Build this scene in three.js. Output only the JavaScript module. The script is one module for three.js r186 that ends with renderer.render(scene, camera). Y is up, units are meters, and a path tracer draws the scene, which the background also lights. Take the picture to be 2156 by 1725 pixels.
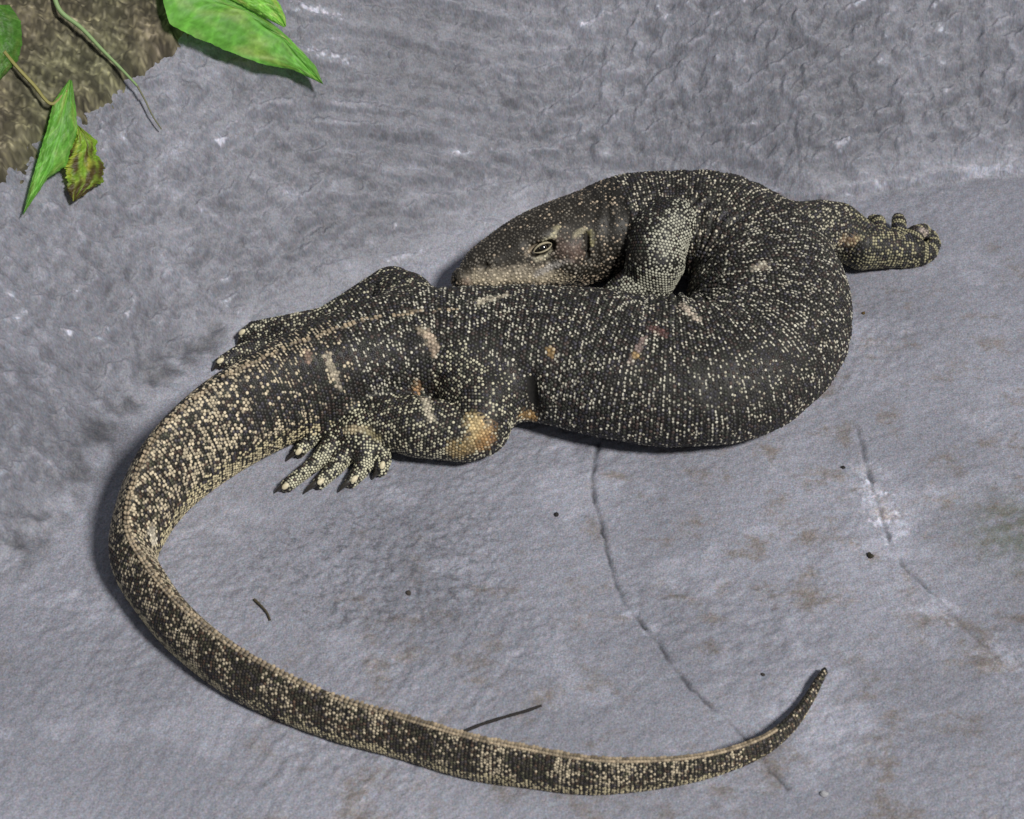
import * as THREE from 'three';

// ---------------------------------------------------------------- camera, sky, sun, exposure
const scene = new THREE.Scene();
const PITCH = 48 * Math.PI / 180, DIST = 3;
const camera = new THREE.PerspectiveCamera(20.59, 1024 / 819, 0.1, 200);
camera.position.set(0, DIST * Math.sin(PITCH), DIST * Math.cos(PITCH));
camera.lookAt(0, 0, 0);
camera.focus = 2.98; camera.userData.fStop = 5.6;
camera.updateMatrixWorld(true); camera.updateProjectionMatrix();
{
  const w = 64, h = 32, a = new Float32Array(w * h * 4);
  for (let j = 0; j < h; j++) for (let i = 0; i < w; i++) {
    const up = (j + 0.5) / h * 2 - 1, k = 0.115 + 0.05 * Math.max(0, up), o = (j * w + i) * 4;
    a[o] = k * 0.94; a[o + 1] = k * 0.99; a[o + 2] = k * 1.1; a[o + 3] = 1;
  }
  const sky = new THREE.DataTexture(a, w, h, THREE.RGBAFormat, THREE.FloatType);
  sky.mapping = THREE.EquirectangularReflectionMapping; sky.magFilter = THREE.LinearFilter; sky.needsUpdate = true;
  scene.background = sky; scene.environment = sky;
}
const sun = new THREE.DirectionalLight(new THREE.Color().setRGB(1, 0.975, 0.93), 3.2);
sun.position.set(2.15, 3.6, 1.65); sun.target.position.set(0, 0, 0);
sun.castShadow = true; sun.shadow.radius = 17; sun.shadow.mapSize.set(2048, 2048);
Object.assign(sun.shadow.camera, { left: -1.6, right: 1.6, top: 1.6, bottom: -1.6, near: 0.5, far: 9 });
scene.add(sun, sun.target);
const renderer = new THREE.WebGLRenderer({ antialias: true });
renderer.toneMapping = THREE.LinearToneMapping; renderer.toneMappingExposure = 1;
renderer.shadowMap.enabled = true; renderer.setSize(1024, 819);

// ---------------------------------------------------------------- helpers
function rng(seed) { let a = seed >>> 0; return () => { a = a + 0x6D2B79F5 | 0; let t = Math.imul(a ^ a >>> 15, 1 | a); t = t + Math.imul(t ^ t >>> 7, 61 | t) ^ t; return ((t ^ t >>> 14) >>> 0) / 4294967296; }; }
const clamp = (x, a = 0, b = 1) => x < a ? a : x > b ? b : x;
const smooth = (a, b, x) => { const t = clamp((x - a) / (b - a)); return t * t * (3 - 2 * t); };
const mix = (a, b, t) => a + (b - a) * t;
const PERM = new Uint8Array(512), GX = new Float32Array(256), GY = new Float32Array(256);
{ const r = rng(11); const p = [...Array(256).keys()]; for (let i = 255; i > 0; i--) { const j = Math.floor(r() * (i + 1)); [p[i], p[j]] = [p[j], p[i]]; } for (let i = 0; i < 512; i++) PERM[i] = p[i & 255]; for (let i = 0; i < 256; i++) { const q = r() * Math.PI * 2; GX[i] = Math.cos(q); GY[i] = Math.sin(q); } }
function noise(x, y) {   // 2-D gradient noise, about -0.7 to 0.7
  const xi = Math.floor(x), yi = Math.floor(y), fx = x - xi, fy = y - yi, X = xi & 255, Y = yi & 255;
  const u = fx * fx * fx * (fx * (fx * 6 - 15) + 10), v = fy * fy * fy * (fy * (fy * 6 - 15) + 10);
  const a = PERM[PERM[X] + Y], b = PERM[PERM[X + 1] + Y], c = PERM[PERM[X] + Y + 1], d = PERM[PERM[X + 1] + Y + 1];
  const n0 = GX[a] * fx + GY[a] * fy, n1 = GX[b] * (fx - 1) + GY[b] * fy, n2 = GX[c] * fx + GY[c] * (fy - 1), n3 = GX[d] * (fx - 1) + GY[d] * (fy - 1);
  return (n0 + (n1 - n0) * u) * (1 - v) + (n2 + (n3 - n2) * u) * v;
}
function fbm(x, y, n = 4, g = 0.5) { let s = 0, a = 1; for (let i = 0; i < n; i++) { s += a * noise(x, y); x = x * 2.03 + 17.1; y = y * 2.03 + 9.7; a *= g; } return s; }
const ORIGIN = camera.position.clone();
// direction of sight through a point of the photograph, measured on a 2156 x 1725 print of it
function sight(u, v) { return new THREE.Vector3(u / 1078 - 1, 1 - v / 862.5, 0.5).unproject(camera).sub(ORIGIN).normalize(); }
function onPlane(u, v, h) { const d = sight(u, v), t = (h - ORIGIN.y) / d.y; return [ORIGIN.x + d.x * t, ORIGIN.z + d.z * t]; }
const used = {};
function numbered(name) { const n = used[name] = (used[name] ?? -1) + 1; return n ? `${name}_${String(n).padStart(3, '0')}` : name; }
function put(name, geometry, material, parent = scene) {
  const m = new THREE.Mesh(geometry, material); m.name = parent === scene ? numbered(name) : name;
  m.castShadow = m.receiveShadow = true; parent.add(m); return m;
}
function tag(o, label, category, group) { Object.assign(o.userData, { label, category }); if (group) o.userData.group = group; return o; }
function thing(name, label, category, p, group) { const g = new THREE.Group(); g.name = numbered(name); g.position.set(...p); scene.add(g); return tag(g, label, category, group); }
function geo(pos, idx, nor, col, uv) {
  const g = new THREE.BufferGeometry();
  g.setAttribute('position', new THREE.BufferAttribute(pos instanceof Float32Array ? pos : new Float32Array(pos), 3));
  if (col) g.setAttribute('color', new THREE.BufferAttribute(col instanceof Float32Array ? col : new Float32Array(col), 3));
  if (uv) g.setAttribute('uv', new THREE.BufferAttribute(uv instanceof Float32Array ? uv : new Float32Array(uv), 2));
  g.setIndex(new THREE.BufferAttribute(idx instanceof Uint32Array ? idx : new Uint32Array(idx), 1));
  if (nor) g.setAttribute('normal', new THREE.BufferAttribute(nor instanceof Float32Array ? nor : new Float32Array(nor), 3)); else g.computeVertexNormals();
  return g;
}

// ---------------------------------------------------------------- the ground: a smooth floor that turns up into a rough plastered bank
const FOOT = [[-5000, 1500], [-900, 1400], [-250, 1300], [40, 1190], [160, 1040], [255, 890], [420, 755], [640, 640], [900, 545], [1110, 455], [1350, 425], [1560, 425], [1700, 430], [1790, 412], [1900, 398], [2030, 378], [2156, 366], [2500, 322], [3200, 260], [7000, 0]].map(([u, v]) => onPlane(u, v, 0));
function footExact(x, z) {   // metres into the bank (positive) or out on the floor (negative)
  let best = 1e9, sign = 1;
  for (let i = 0; i + 1 < FOOT.length; i++) {
    const [ax, az] = FOOT[i], [bx, bz] = FOOT[i + 1], dx = bx - ax, dz = bz - az;
    const t = clamp(((x - ax) * dx + (z - az) * dz) / (dx * dx + dz * dz)), ex = x - ax - dx * t, ez = z - az - dz * t, d = ex * ex + ez * ez;
    if (d < best) { best = d; sign = (dx * (z - az) - dz * (x - ax)) < 0 ? 1 : -1; }
  }
  return Math.sqrt(best) * sign;
}
// the same, with its corners rounded more and more towards the top of the bank
const FG = { n: 241, lo: -1.2, st: 0.01, a: null };
{
  const n = FG.n, a = FG.a = new Float32Array(n * n);
  for (let j = 0; j < n; j++) for (let i = 0; i < n; i++) {
    const x = FG.lo + i * FG.st, z = FG.lo + j * FG.st, d = footExact(x, z), r = clamp(0.75 * d, 0, 0.35); let s = d, w = 1;
    if (r > 0.004) for (const f of [0.5, 1]) for (let q = 0; q < 12; q++) { s += footExact(x + r * f * Math.cos(q * 0.5236 + f), z + r * f * Math.sin(q * 0.5236 + f)); w++; }
    a[j * n + i] = s / w;
  }
}
function footDistance(x, z) {
  const u = (x - FG.lo) / FG.st, v = (z - FG.lo) / FG.st, i = Math.floor(u), j = Math.floor(v), n = FG.n; if (i < 0 || j < 0 || i > n - 2 || j > n - 2) return footExact(x, z);
  const a = u - i, b = v - j, k = j * n + i, A = FG.a; return (A[k] * (1 - a) + A[k + 1] * a) * (1 - b) + (A[k + n] * (1 - a) + A[k + n + 1] * a) * b;
}
const CRACKS = [
  [[[1262, 930], [1250, 985], [1247, 1010], [1252, 1060], [1268, 1110], [1280, 1170], [1296, 1225], [1318, 1272], [1345, 1305], [1385, 1355], [1420, 1405], [1455, 1450], [1500, 1490]], 0.0028, 0.0042],
  [[[1500, 1490], [1530, 1515], [1560, 1545], [1590, 1575], [1620, 1620], [1660, 1660]], 0.0026, 0.0034],
  [[[1795, 880], [1815, 935], [1825, 985], [1850, 1060], [1870, 1130], [1900, 1190], [1950, 1235]], 0.0030, 0.0034],
  [[[1950, 1235], [2010, 1300], [2080, 1370], [2130, 1410]], 0.0030, 0.0014],
].map(([q, w, depth]) => { const pts = q.map(([u, v]) => onPlane(u, v, 0)), X = pts.map(p => p[0]), Z = pts.map(p => p[1]); return { pts, w, depth, x0: Math.min(...X) - 0.02, x1: Math.max(...X) + 0.02, z0: Math.min(...Z) - 0.02, z1: Math.max(...Z) + 0.02 }; });
function crackDepth(x, z) {
  let s = 0;
  for (const c of CRACKS) {
    let best = 1e9; if (x < c.x0 || x > c.x1 || z < c.z0 || z > c.z1) continue;
    const wx = x + 0.004 * noise(x * 70, z * 70 + 3), wz = z + 0.004 * noise(x * 70 + 9, z * 70);
    for (let i = 0; i + 1 < c.pts.length; i++) {
      const [ax, az] = c.pts[i], [bx, bz] = c.pts[i + 1], dx = bx - ax, dz = bz - az, t = clamp(((wx - ax) * dx + (wz - az) * dz) / (dx * dx + dz * dz));
      best = Math.min(best, Math.hypot(wx - ax - dx * t, wz - az - dz * t));
    }
    if (best < 0.02) s = Math.max(s, c.depth * Math.exp(-((best / c.w) ** 2)) * clamp(0.65 + 1.1 * noise(x * 30, z * 30)));
  }
  return s;
}
function bankShape(d, x) {   // height of the bank without its relief
  const r = mix(0.05, 0.016, smooth(-0.1, 0.35, x)), m = 1.15;
  let h = d < -r ? 0 : d < r ? m * (d + r) * (d + r) / (4 * r) : m * d;
  return 1.1 * Math.tanh(h / 1.1);
}
function base(x, z) { return bankShape(footDistance(x, z), x); }
function relief(x, z, d) {   // trowelled and brushed plaster
  const onBank = smooth(-0.03, 0.05, d);
  const th = mix(1.12, 0.6, smooth(-0.55, 0.15, x + 0.15 * noise(x * 3, z * 3))), c = Math.cos(th), s = -Math.sin(th) / 1.5;
  const wx = x + 0.006 * noise(x * 22, z * 22), wz = z + 0.006 * noise(x * 22 + 31, z * 22 + 7);
  const al = wx * c + wz * s, ac = -wx * s + wz * c;
  let h = 0;
  if (onBank > 0) {
        const sx1 = x * c - z * 1.5 * Math.sin(th), sc1 = -x * Math.sin(-th) + z * 1.5 * c, chip = noise(sx1 * 38 + 30, sc1 * 62 + 12) + 0.35 * noise(x * 120, z * 180);
    h += onBank * (0.0048 * fbm(sx1 * 15 + 3, sc1 * 36, 3, 0.55) + 0.0034 * fbm(x * 42 + 11, z * 63 + 3, 3, 0.5) + 0.0036 * smooth(0.14, 0.25, chip) - 0.0028 * smooth(-0.22, -0.4, chip) + 0.006 * noise(x * 6, z * 6) + 0.0008 * noise(x * 180, z * 270));
  }
  const fl = 1 - 0.7 * onBank;
  const rough = smooth(-0.05, 0.35, noise(x * 4.2 + 2, z * 4.2 + 8) + 0.25 * smooth(0.15, -0.15, x));
  h += fl * (0.0015 * fbm(al * 22, ac * 40, 3) + 0.0007 * noise(al * 90, ac * 150) + rough * 0.0022 * fbm(x * 55, z * 75, 3, 0.6) + 0.0016 * noise(x * 5, z * 5));
  return h;
}
function ground(x, z) {
  const d = footDistance(x, z) + 0.006 * noise(x * 25, z * 25) * smooth(0.1, 0.5, x);
  const lip = smooth(0.25, 0.45, x) * 0.009 * smooth(-0.004, 0.004, d + 0.004 * noise(x * 90, z * 90));
  return bankShape(d, x) + lip + relief(x, z, d) - crackDepth(x, z);
}
function meet(u, v, h = 0) {   // the point h above the ground that is seen at that place
  const d = sight(u, v); let t = 2, p = new THREE.Vector3(), step = 0.02;
  for (let i = 0; i < 4000; i++) { p.copy(ORIGIN).addScaledVector(d, t); if (p.y < base(p.x, p.z) + h) { if (step < 0.0004) break; t -= step; step /= 4; } else t += step; }
  return p;
}
const bytesTexture = (a, n) => { const t = new THREE.DataTexture(a, n, n, THREE.RGBAFormat); t.magFilter = THREE.LinearFilter; t.minFilter = THREE.LinearMipmapLinearFilter; t.generateMipmaps = true; t.wrapS = t.wrapT = THREE.MirroredRepeatWrapping; t.needsUpdate = true; return t; };
const enc = (l) => 255 * (l <= 0.0031308 ? 12.92 * l : 1.055 * Math.pow(l, 1 / 2.4) - 0.055);
const SPAN = 1.8;   // metres that the ground's colour map covers, centred on the origin
function groundMap() {
  const n = 2048, a = new Uint8Array(n * n * 4), r = rng(5), coarse = 4, m = n / coarse + 1;
  const D = new Float32Array(m * m), B = new Float32Array(m * m);
  for (let j = 0; j < m; j++) for (let i = 0; i < m; i++) { const x = (i / (m - 1) - 0.5) * SPAN, z = (j / (m - 1) - 0.5) * SPAN; D[j * m + i] = footDistance(x, z); B[j * m + i] = fbm(x * 3.5, z * 3.5, 4); }
  const stain = (x, z) => smooth(0.22, 1.0, 0.75 * fbm(x * 15 + 4, z * 21 + 1, 5, 0.72) + 0.3 * noise(x * 3.4 + 7, z * 3.4) + 0.22 * smooth(0, 0.5, x * 0.7 + z));
  const PALE = [[1815, 990, .022], [1850, 1070, .034], [1880, 1110, .03], [1835, 1030, .02], [1370, 1325, .016], [1330, 1290, .014], [2110, 1390, .04], [1980, 1280, .03]].map(([u, v, r]) => [...onPlane(u, v, 0), r]);
  const moss = onPlane(2150, 1120, 0);
  for (let j = 0; j < n; j++) for (let i = 0; i < n; i++) {
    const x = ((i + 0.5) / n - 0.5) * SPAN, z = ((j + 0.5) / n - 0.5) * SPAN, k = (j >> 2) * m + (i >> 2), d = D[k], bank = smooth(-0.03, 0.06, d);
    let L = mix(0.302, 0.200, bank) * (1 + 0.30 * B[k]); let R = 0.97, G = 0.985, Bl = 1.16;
    const gd = k + 1 < m * m ? D[k + 1] - d : 0, ge = k + m < m * m ? D[k + m] - d : 0, gl = Math.hypot(gd, ge) || 1, go = d > 0 ? 0.52 * d / gl : 0, X = x + gd * go, Z = z + ge * go;   // distances along the slope
    const mid = noise(X * 75, Z * 95), fine = noise(X * 260, Z * 260);
    const g1 = noise(X * 500, Z * 500), g2 = noise(X * 450 + 50, Z * 450), g3 = noise(X * 420 + 90, Z * 420 + 20);
    const h1 = noise(X * 150 + 7, Z * 150), h2 = noise(X * 160, Z * 160 + 31);
    L *= 1 + 0.15 * mid + 0.24 * fine + 0.34 * g1; R += 0.17 * g2 + 0.11 * h1; G += 0.05 * h2; Bl += 0.20 * g3 + 0.10 * h2;
    if (bank < 1) {
      const s = stain(x, z) * (1 - bank) * smooth(-0.75, 0.5, x + z * 0.8);
      const ck = z > 0 ? crackDepth(x, z) : 0; L *= 1 - Math.min(0.7, ck * 170);
      L *= 1 - 0.36 * s; R += 0.13 * s; Bl -= 0.2 * s;
      for (const [px, pz, pr] of PALE) { const e = Math.exp(-(((x - px) / pr) ** 2 + ((z - pz) / pr) ** 2)); if (e > 0.02) L *= 1 + 0.42 * smooth(0.45, 1.0, e + 0.7 * noise(x * 60, z * 80) + 0.6 * noise(x * 170, z * 190)); }
      const rough = smooth(0.0, 0.5, Math.exp(-(((x + 0.17) / 0.2) ** 2 + ((z - 0.27) / 0.13) ** 2)) + 0.35 * noise(x * 12, z * 12) - 0.25); L *= 1 - rough * (0.05 + 0.34 * smooth(0.0, 0.6, fbm(x * 62, z * 88, 4, 0.75)));
      const pale = smooth(0.16, 0.5, noise(x * 7 + 20, z * 11) + 0.5 * noise(x * 30, z * 36)) * (1 - bank); L *= 1 + 0.22 * pale;
      const mo = Math.exp(-(((x - moss[0]) / 0.06) ** 2 + ((z - moss[1]) / 0.05) ** 2)) * smooth(-0.2, 0.4, noise(x * 60, z * 60) + 0.2); L *= 1 - 0.35 * mo; G += 0.05 * mo; Bl -= 0.2 * mo;
    }
    if (bank > 0) {   // glossy highlights painted into the colour on the high spots, pits darker
      const th = mix(1.12, 0.6, smooth(-0.55, 0.15, x)), c = Math.cos(th), s = -Math.sin(th) / 1.5, al = x * c + z * s, ac = -x * s + z * c;
      const a1 = x * c - z * 1.5 * Math.sin(th), c1 = x * Math.sin(th) + z * 1.5 * c, chip = noise(a1 * 38 + 30, c1 * 62 + 12) + 0.35 * noise(x * 120, z * 180); L *= 1 - 0.24 * bank * smooth(-0.22, -0.42, chip); L *= 1 + 0.30 * bank * smooth(0.2, 0.45, chip); L *= 1 + 0.18 * bank * noise(a1 * 8 + 4, c1 * 18) + 0.22 * bank * noise(X * 34, Z * 34);
      const fl = smooth(0.5, 0.75, 0.75 * chip + 0.45 * noise(x * 9, z * 9) + 0.3 * noise(X * 180, Z * 180) + 0.06) * bank; L *= 1 + 1.3 * fl;
    }
    if (x < -0.3 && Math.abs(d) < 0.08) L *= 1 - 0.62 * Math.exp(-(((d - 0.006 + 0.014 * noise(x * 30, z * 30)) / 0.024) ** 2)) * smooth(-0.35, 0.25, noise(x * 26, z * 26) + 0.3 * noise(x * 80, z * 80)) * smooth(-0.28, -0.42, x);   // shade of the left corner, painted into the colour
    if (x > 0.3 && d < 0 && d > -0.3) L *= 1 - 0.24 * Math.exp(d / 0.12) * smooth(0.3, 0.4, x);  // shade on the floor below the bank, painted into the colour
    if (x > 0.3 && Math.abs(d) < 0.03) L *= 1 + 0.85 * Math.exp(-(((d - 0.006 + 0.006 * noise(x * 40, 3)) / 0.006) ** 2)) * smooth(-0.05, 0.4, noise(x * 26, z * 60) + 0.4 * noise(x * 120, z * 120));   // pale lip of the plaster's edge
    const gr = 1 - 0.6 * bank; L *= 1 + (r() - 0.5) * 0.5 * gr; R += (r() - 0.5) * 0.16 * gr; G += (r() - 0.5) * 0.1 * gr; Bl += (r() - 0.5) * 0.2 * gr;
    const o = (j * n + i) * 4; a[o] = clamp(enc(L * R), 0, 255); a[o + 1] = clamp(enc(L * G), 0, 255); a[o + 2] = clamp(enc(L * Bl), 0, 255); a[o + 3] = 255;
  }
  const t = bytesTexture(a, n); t.colorSpace = THREE.SRGBColorSpace; return t;
}
function grainMap(n = 512, seed = 3) {
  const a = new Uint8Array(n * n * 4), r = rng(seed);
  for (let j = 0; j < n; j++) for (let i = 0; i < n; i++) { const h = 0.5 + 0.5 * noise(i / 3.1, j / 3.1) + 0.35 * noise(i / 9, j / 9) + 0.12 * (r() - 0.5), o = (j * n + i) * 4; a[o] = a[o + 1] = a[o + 2] = clamp(h * 255, 0, 255); a[o + 3] = 255; }
  return bytesTexture(a, n);
}
const grain = grainMap(); grain.repeat.set(4.5, 4.5);
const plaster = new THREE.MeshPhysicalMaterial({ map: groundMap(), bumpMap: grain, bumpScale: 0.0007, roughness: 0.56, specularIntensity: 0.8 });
{
  const axis = (lo, hi, step) => { const a = []; for (let x = lo; x <= hi + 1e-9; x += step) a.push(x); let s = step, x = hi; while (x < 14) { s *= 1.35; x += s; a.push(x); } s = step; x = lo; while (x > -14) { s *= 1.35; x -= s; a.unshift(x); } return a; };
  const xs = axis(-0.82, 0.82, 0.0026), zs = axis(-0.72, 0.92, 0.0026), nx = xs.length, nz = zs.length;
  const pos = new Float32Array(nx * nz * 3), uv = new Float32Array(nx * nz * 2), bank = new Uint8Array(nx * nz);
  for (let j = 0; j < nz; j++) for (let i = 0; i < nx; i++) {
    const x = xs[i], z = zs[j], k = j * nx + i; pos[k * 3] = x; pos[k * 3 + 1] = ground(x, z); pos[k * 3 + 2] = z;
    uv[k * 2] = x / SPAN + 0.5; uv[k * 2 + 1] = z / SPAN + 0.5; bank[k] = footDistance(x, z) > 0 ? 1 : 0;
  }
  const all = [], parts = [[], []];
  for (let j = 0; j + 1 < nz; j++) for (let i = 0; i + 1 < nx; i++) {
    const a = j * nx + i, b = a + 1, c = a + nx, d = c + 1, q = [a, c, b, b, c, d];
    for (const e of q) all.push(e); const w = parts[bank[a]]; for (const e of q) w.push(e);
  }
  const whole = geo(pos, all, null, null, uv), nor = whole.attributes.normal.array;
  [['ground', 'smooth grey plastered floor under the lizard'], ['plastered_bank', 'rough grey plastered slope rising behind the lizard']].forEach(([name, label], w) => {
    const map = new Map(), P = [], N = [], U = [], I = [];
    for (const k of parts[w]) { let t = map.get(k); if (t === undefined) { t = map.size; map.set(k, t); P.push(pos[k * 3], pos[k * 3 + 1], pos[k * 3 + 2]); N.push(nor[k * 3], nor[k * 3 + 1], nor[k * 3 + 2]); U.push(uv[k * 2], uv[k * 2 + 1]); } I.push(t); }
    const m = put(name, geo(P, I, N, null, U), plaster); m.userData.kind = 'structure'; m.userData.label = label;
  });
}

// ---------------------------------------------------------------- brown rock above the bank, top left
{
  const edge = [[520, -260], [440, -60], [400, 20], [392, 60], [384, 88], [352, 122], [325, 150], [292, 165], [262, 190], [232, 214], [205, 236], [178, 252], [140, 275], [100, 300], [76, 330], [55, 352], [20, 384], [-30, 400], [-140, 450], [-420, 430], [-560, 60], [-360, -300], [60, -480]].map(([u, v]) => { const p = meet(u, v); return [p.x, p.z]; });
  const inside = (x, z) => { let d = 1e9, odd = false; for (let i = 0, j = edge.length - 1; i < edge.length; j = i++) { const [ax, az] = edge[j], [bx, bz] = edge[i], dx = bx - ax, dz = bz - az, t = clamp(((x - ax) * dx + (z - az) * dz) / (dx * dx + dz * dz)); d = Math.min(d, Math.hypot(x - ax - dx * t, z - az - dz * t)); if ((az > z) !== (bz > z) && x < (bx - ax) * (z - az) / (bz - az) + ax) odd = !odd; } return odd ? d : -d; };
  let x0 = 9, x1 = -9, z0 = 9, z1 = -9; for (const [x, z] of edge) { x0 = Math.min(x0, x); x1 = Math.max(x1, x); z0 = Math.min(z0, z); z1 = Math.max(z1, z); }
  const st = 0.0026, nx = Math.ceil((x1 - x0) / st), nz = Math.ceil((z1 - z0) / st), pos = new Float32Array(nx * nz * 3), col = new Float32Array(nx * nz * 3), ok = new Float32Array(nx * nz), r = rng(21);
  for (let j = 0; j < nz; j++) for (let i = 0; i < nx; i++) {
    const x = x0 + i * st, z = z0 + j * st, k = j * nx + i, d = inside(x, z) + 0.017 * fbm(x * 34, z * 34, 4, 0.6); ok[k] = d;
    if (d < -0.02) continue;
    const rise = d < 0 ? d * 1.2 - 0.002 : 0.016 * smooth(0, 0.012, d) + 0.02 * smooth(0, 0.2, d) + 0.008 * fbm(x * 36, z * 52, 4, 0.6) * smooth(0, 0.02, d) + 0.005 * noise(x * 100, z * 150) * smooth(0, 0.01, d);
    pos[k * 3] = x; pos[k * 3 + 1] = base(x, z) + rise; pos[k * 3 + 2] = z;
    const a = smooth(-0.3, 0.4, fbm(x * 40, z * 60, 4, 0.65)), b = smooth(0.15, 0.5, noise(x * 110, z * 165)), L = (0.05 + 0.085 * a + 0.22 * b * a + 0.10 * smooth(0.1, 0.4, noise(x * 190, z * 285))) * (0.6 + 0.8 * r()), g = noise(x * 14, z * 14);
    col[k * 3] = L * 1.08; col[k * 3 + 1] = L * (0.98 + 0.14 * g); col[k * 3 + 2] = L * (0.56 + 0.12 * r());
  }
  const idx = []; for (let j = 0; j + 1 < nz; j++) for (let i = 0; i + 1 < nx; i++) { const a = j * nx + i, b = a + 1, c = a + nx, d = c + 1; if (Math.min(ok[a], ok[b], ok[c], ok[d]) > -0.015) idx.push(a, c, b, b, c, d); }
  tag(put('rock', geo(pos, idx, null, col), new THREE.MeshStandardMaterial({ vertexColors: true, roughness: 0.95 })), 'rough brown earthy rock under the green leaves at the top of the slope', 'rock');
}

// ---------------------------------------------------------------- the lizard: a skin over a curved spine and four limbs
// [u, v, width, height, height of the middle above the ground] from tail tip to snout
const STATIONS = [
  [1736, 1413, .007, .010, .010], [1722, 1436, .010, .014, .011], [1703, 1470, .012, .018], [1664, 1522, .016, .026], [1600, 1571, .018, .034], [1493, 1609, .020, .042], [1370, 1627, .024, .052], [1241, 1630, .028, .062],
  [1110, 1611, .031, .068], [989, 1589, .034, .073], [840, 1545, .035, .072], [682, 1497, .038, .076], [510, 1416, .043, .088], [390, 1325, .047, .092], [318, 1240, .05, .094], [278, 1160, .056, .098],
  [300, 1068, .068, .120], [354, 980, .084, .136], [448, 898, .102, .142], [552, 838, .114, .140], [658, 790, .128, .136], [780, 746, .146, .130], [900, 728, .168, .128], [1020, 728, .186, .129],
  [1130, 735, .202, .131], [1240, 748, .220, .134], [1350, 769, .222, .136], [1460, 771, .226, .138], [1552, 750, .222, .138], [1618, 686, .212, .136], [1630, 610, .202, .134], [1594, 532, .186, .13],
  [1520, 480, .172, .124, .066], [1420, 464, .152, .116, .068], [1325, 467, .14, .112, .07], [1245, 494, .128, .118, .062], [1170, 516, .124, .114, .058], [1105, 534, .112, .092, .059], [1045, 557, .088, .070, .056], [1005, 575, .066, .052, .056], [978, 592, .040, .036, .052],
];
const knots = STATIONS.map(([u, v, w, h, yc]) => { const p = meet(u, v, yc ?? h * 0.47); return { p, w: w / 2, h: h / 2 }; });
function cr(a, b, c, d, t) { return 0.5 * (2 * b + (c - a) * t + (2 * a - 5 * b + 4 * c - d) * t * t + (3 * b - a - 3 * c + d) * t * t * t); }
const SP = []; let LEN = 0; const STATION_S = [];
{
  const raw = [], n = knots.length;
  for (let i = 0; i + 1 < n; i++) for (let q = 0; q < 60; q++) {
    const t = q / 60, K = [Math.max(0, i - 1), i, i + 1, Math.min(n - 1, i + 2)].map(j => knots[j]), f = g => cr(g(K[0]), g(K[1]), g(K[2]), g(K[3]), t);
    raw.push([f(k => k.p.x), f(k => k.p.y), f(k => k.p.z), f(k => k.w), f(k => k.h), i + t]);
  }
  const e = knots[n - 1]; raw.push([e.p.x, e.p.y, e.p.z, e.w, e.h, n - 1]);
  const step = 0.002; let prev = raw[0], acc = 0; SP.push(raw[0]);
  for (let i = 1; i < raw.length; i++) {
    let d = Math.hypot(raw[i][0] - prev[0], raw[i][2] - prev[2]);
    while (acc + d >= step) { const t = (step - acc) / d; prev = prev.map((a, k) => a + (raw[i][k] - a) * t); SP.push(prev); d = Math.hypot(raw[i][0] - prev[0], raw[i][2] - prev[2]); acc = 0; }
    acc += d; prev = raw[i];
  }
  LEN = (SP.length - 1) * step;
}
const NS = SP.length, sx = new Float64Array(NS), sy = new Float64Array(NS), sz = new Float64Array(NS), sw = new Float64Array(NS), sh = new Float64Array(NS), sk = new Float64Array(NS), tx = new Float64Array(NS), tz = new Float64Array(NS);
for (let i = 0; i < NS; i++) [sx[i], sy[i], sz[i], sw[i], sh[i], sk[i]] = SP[i];
for (let i = 0; i < NS; i++) { const a = Math.max(0, i - 3), b = Math.min(NS - 1, i + 3), l = Math.hypot(sx[b] - sx[a], sz[b] - sz[a]); tx[i] = (sx[b] - sx[a]) / l; tz[i] = (sz[b] - sz[a]) / l; }
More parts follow.
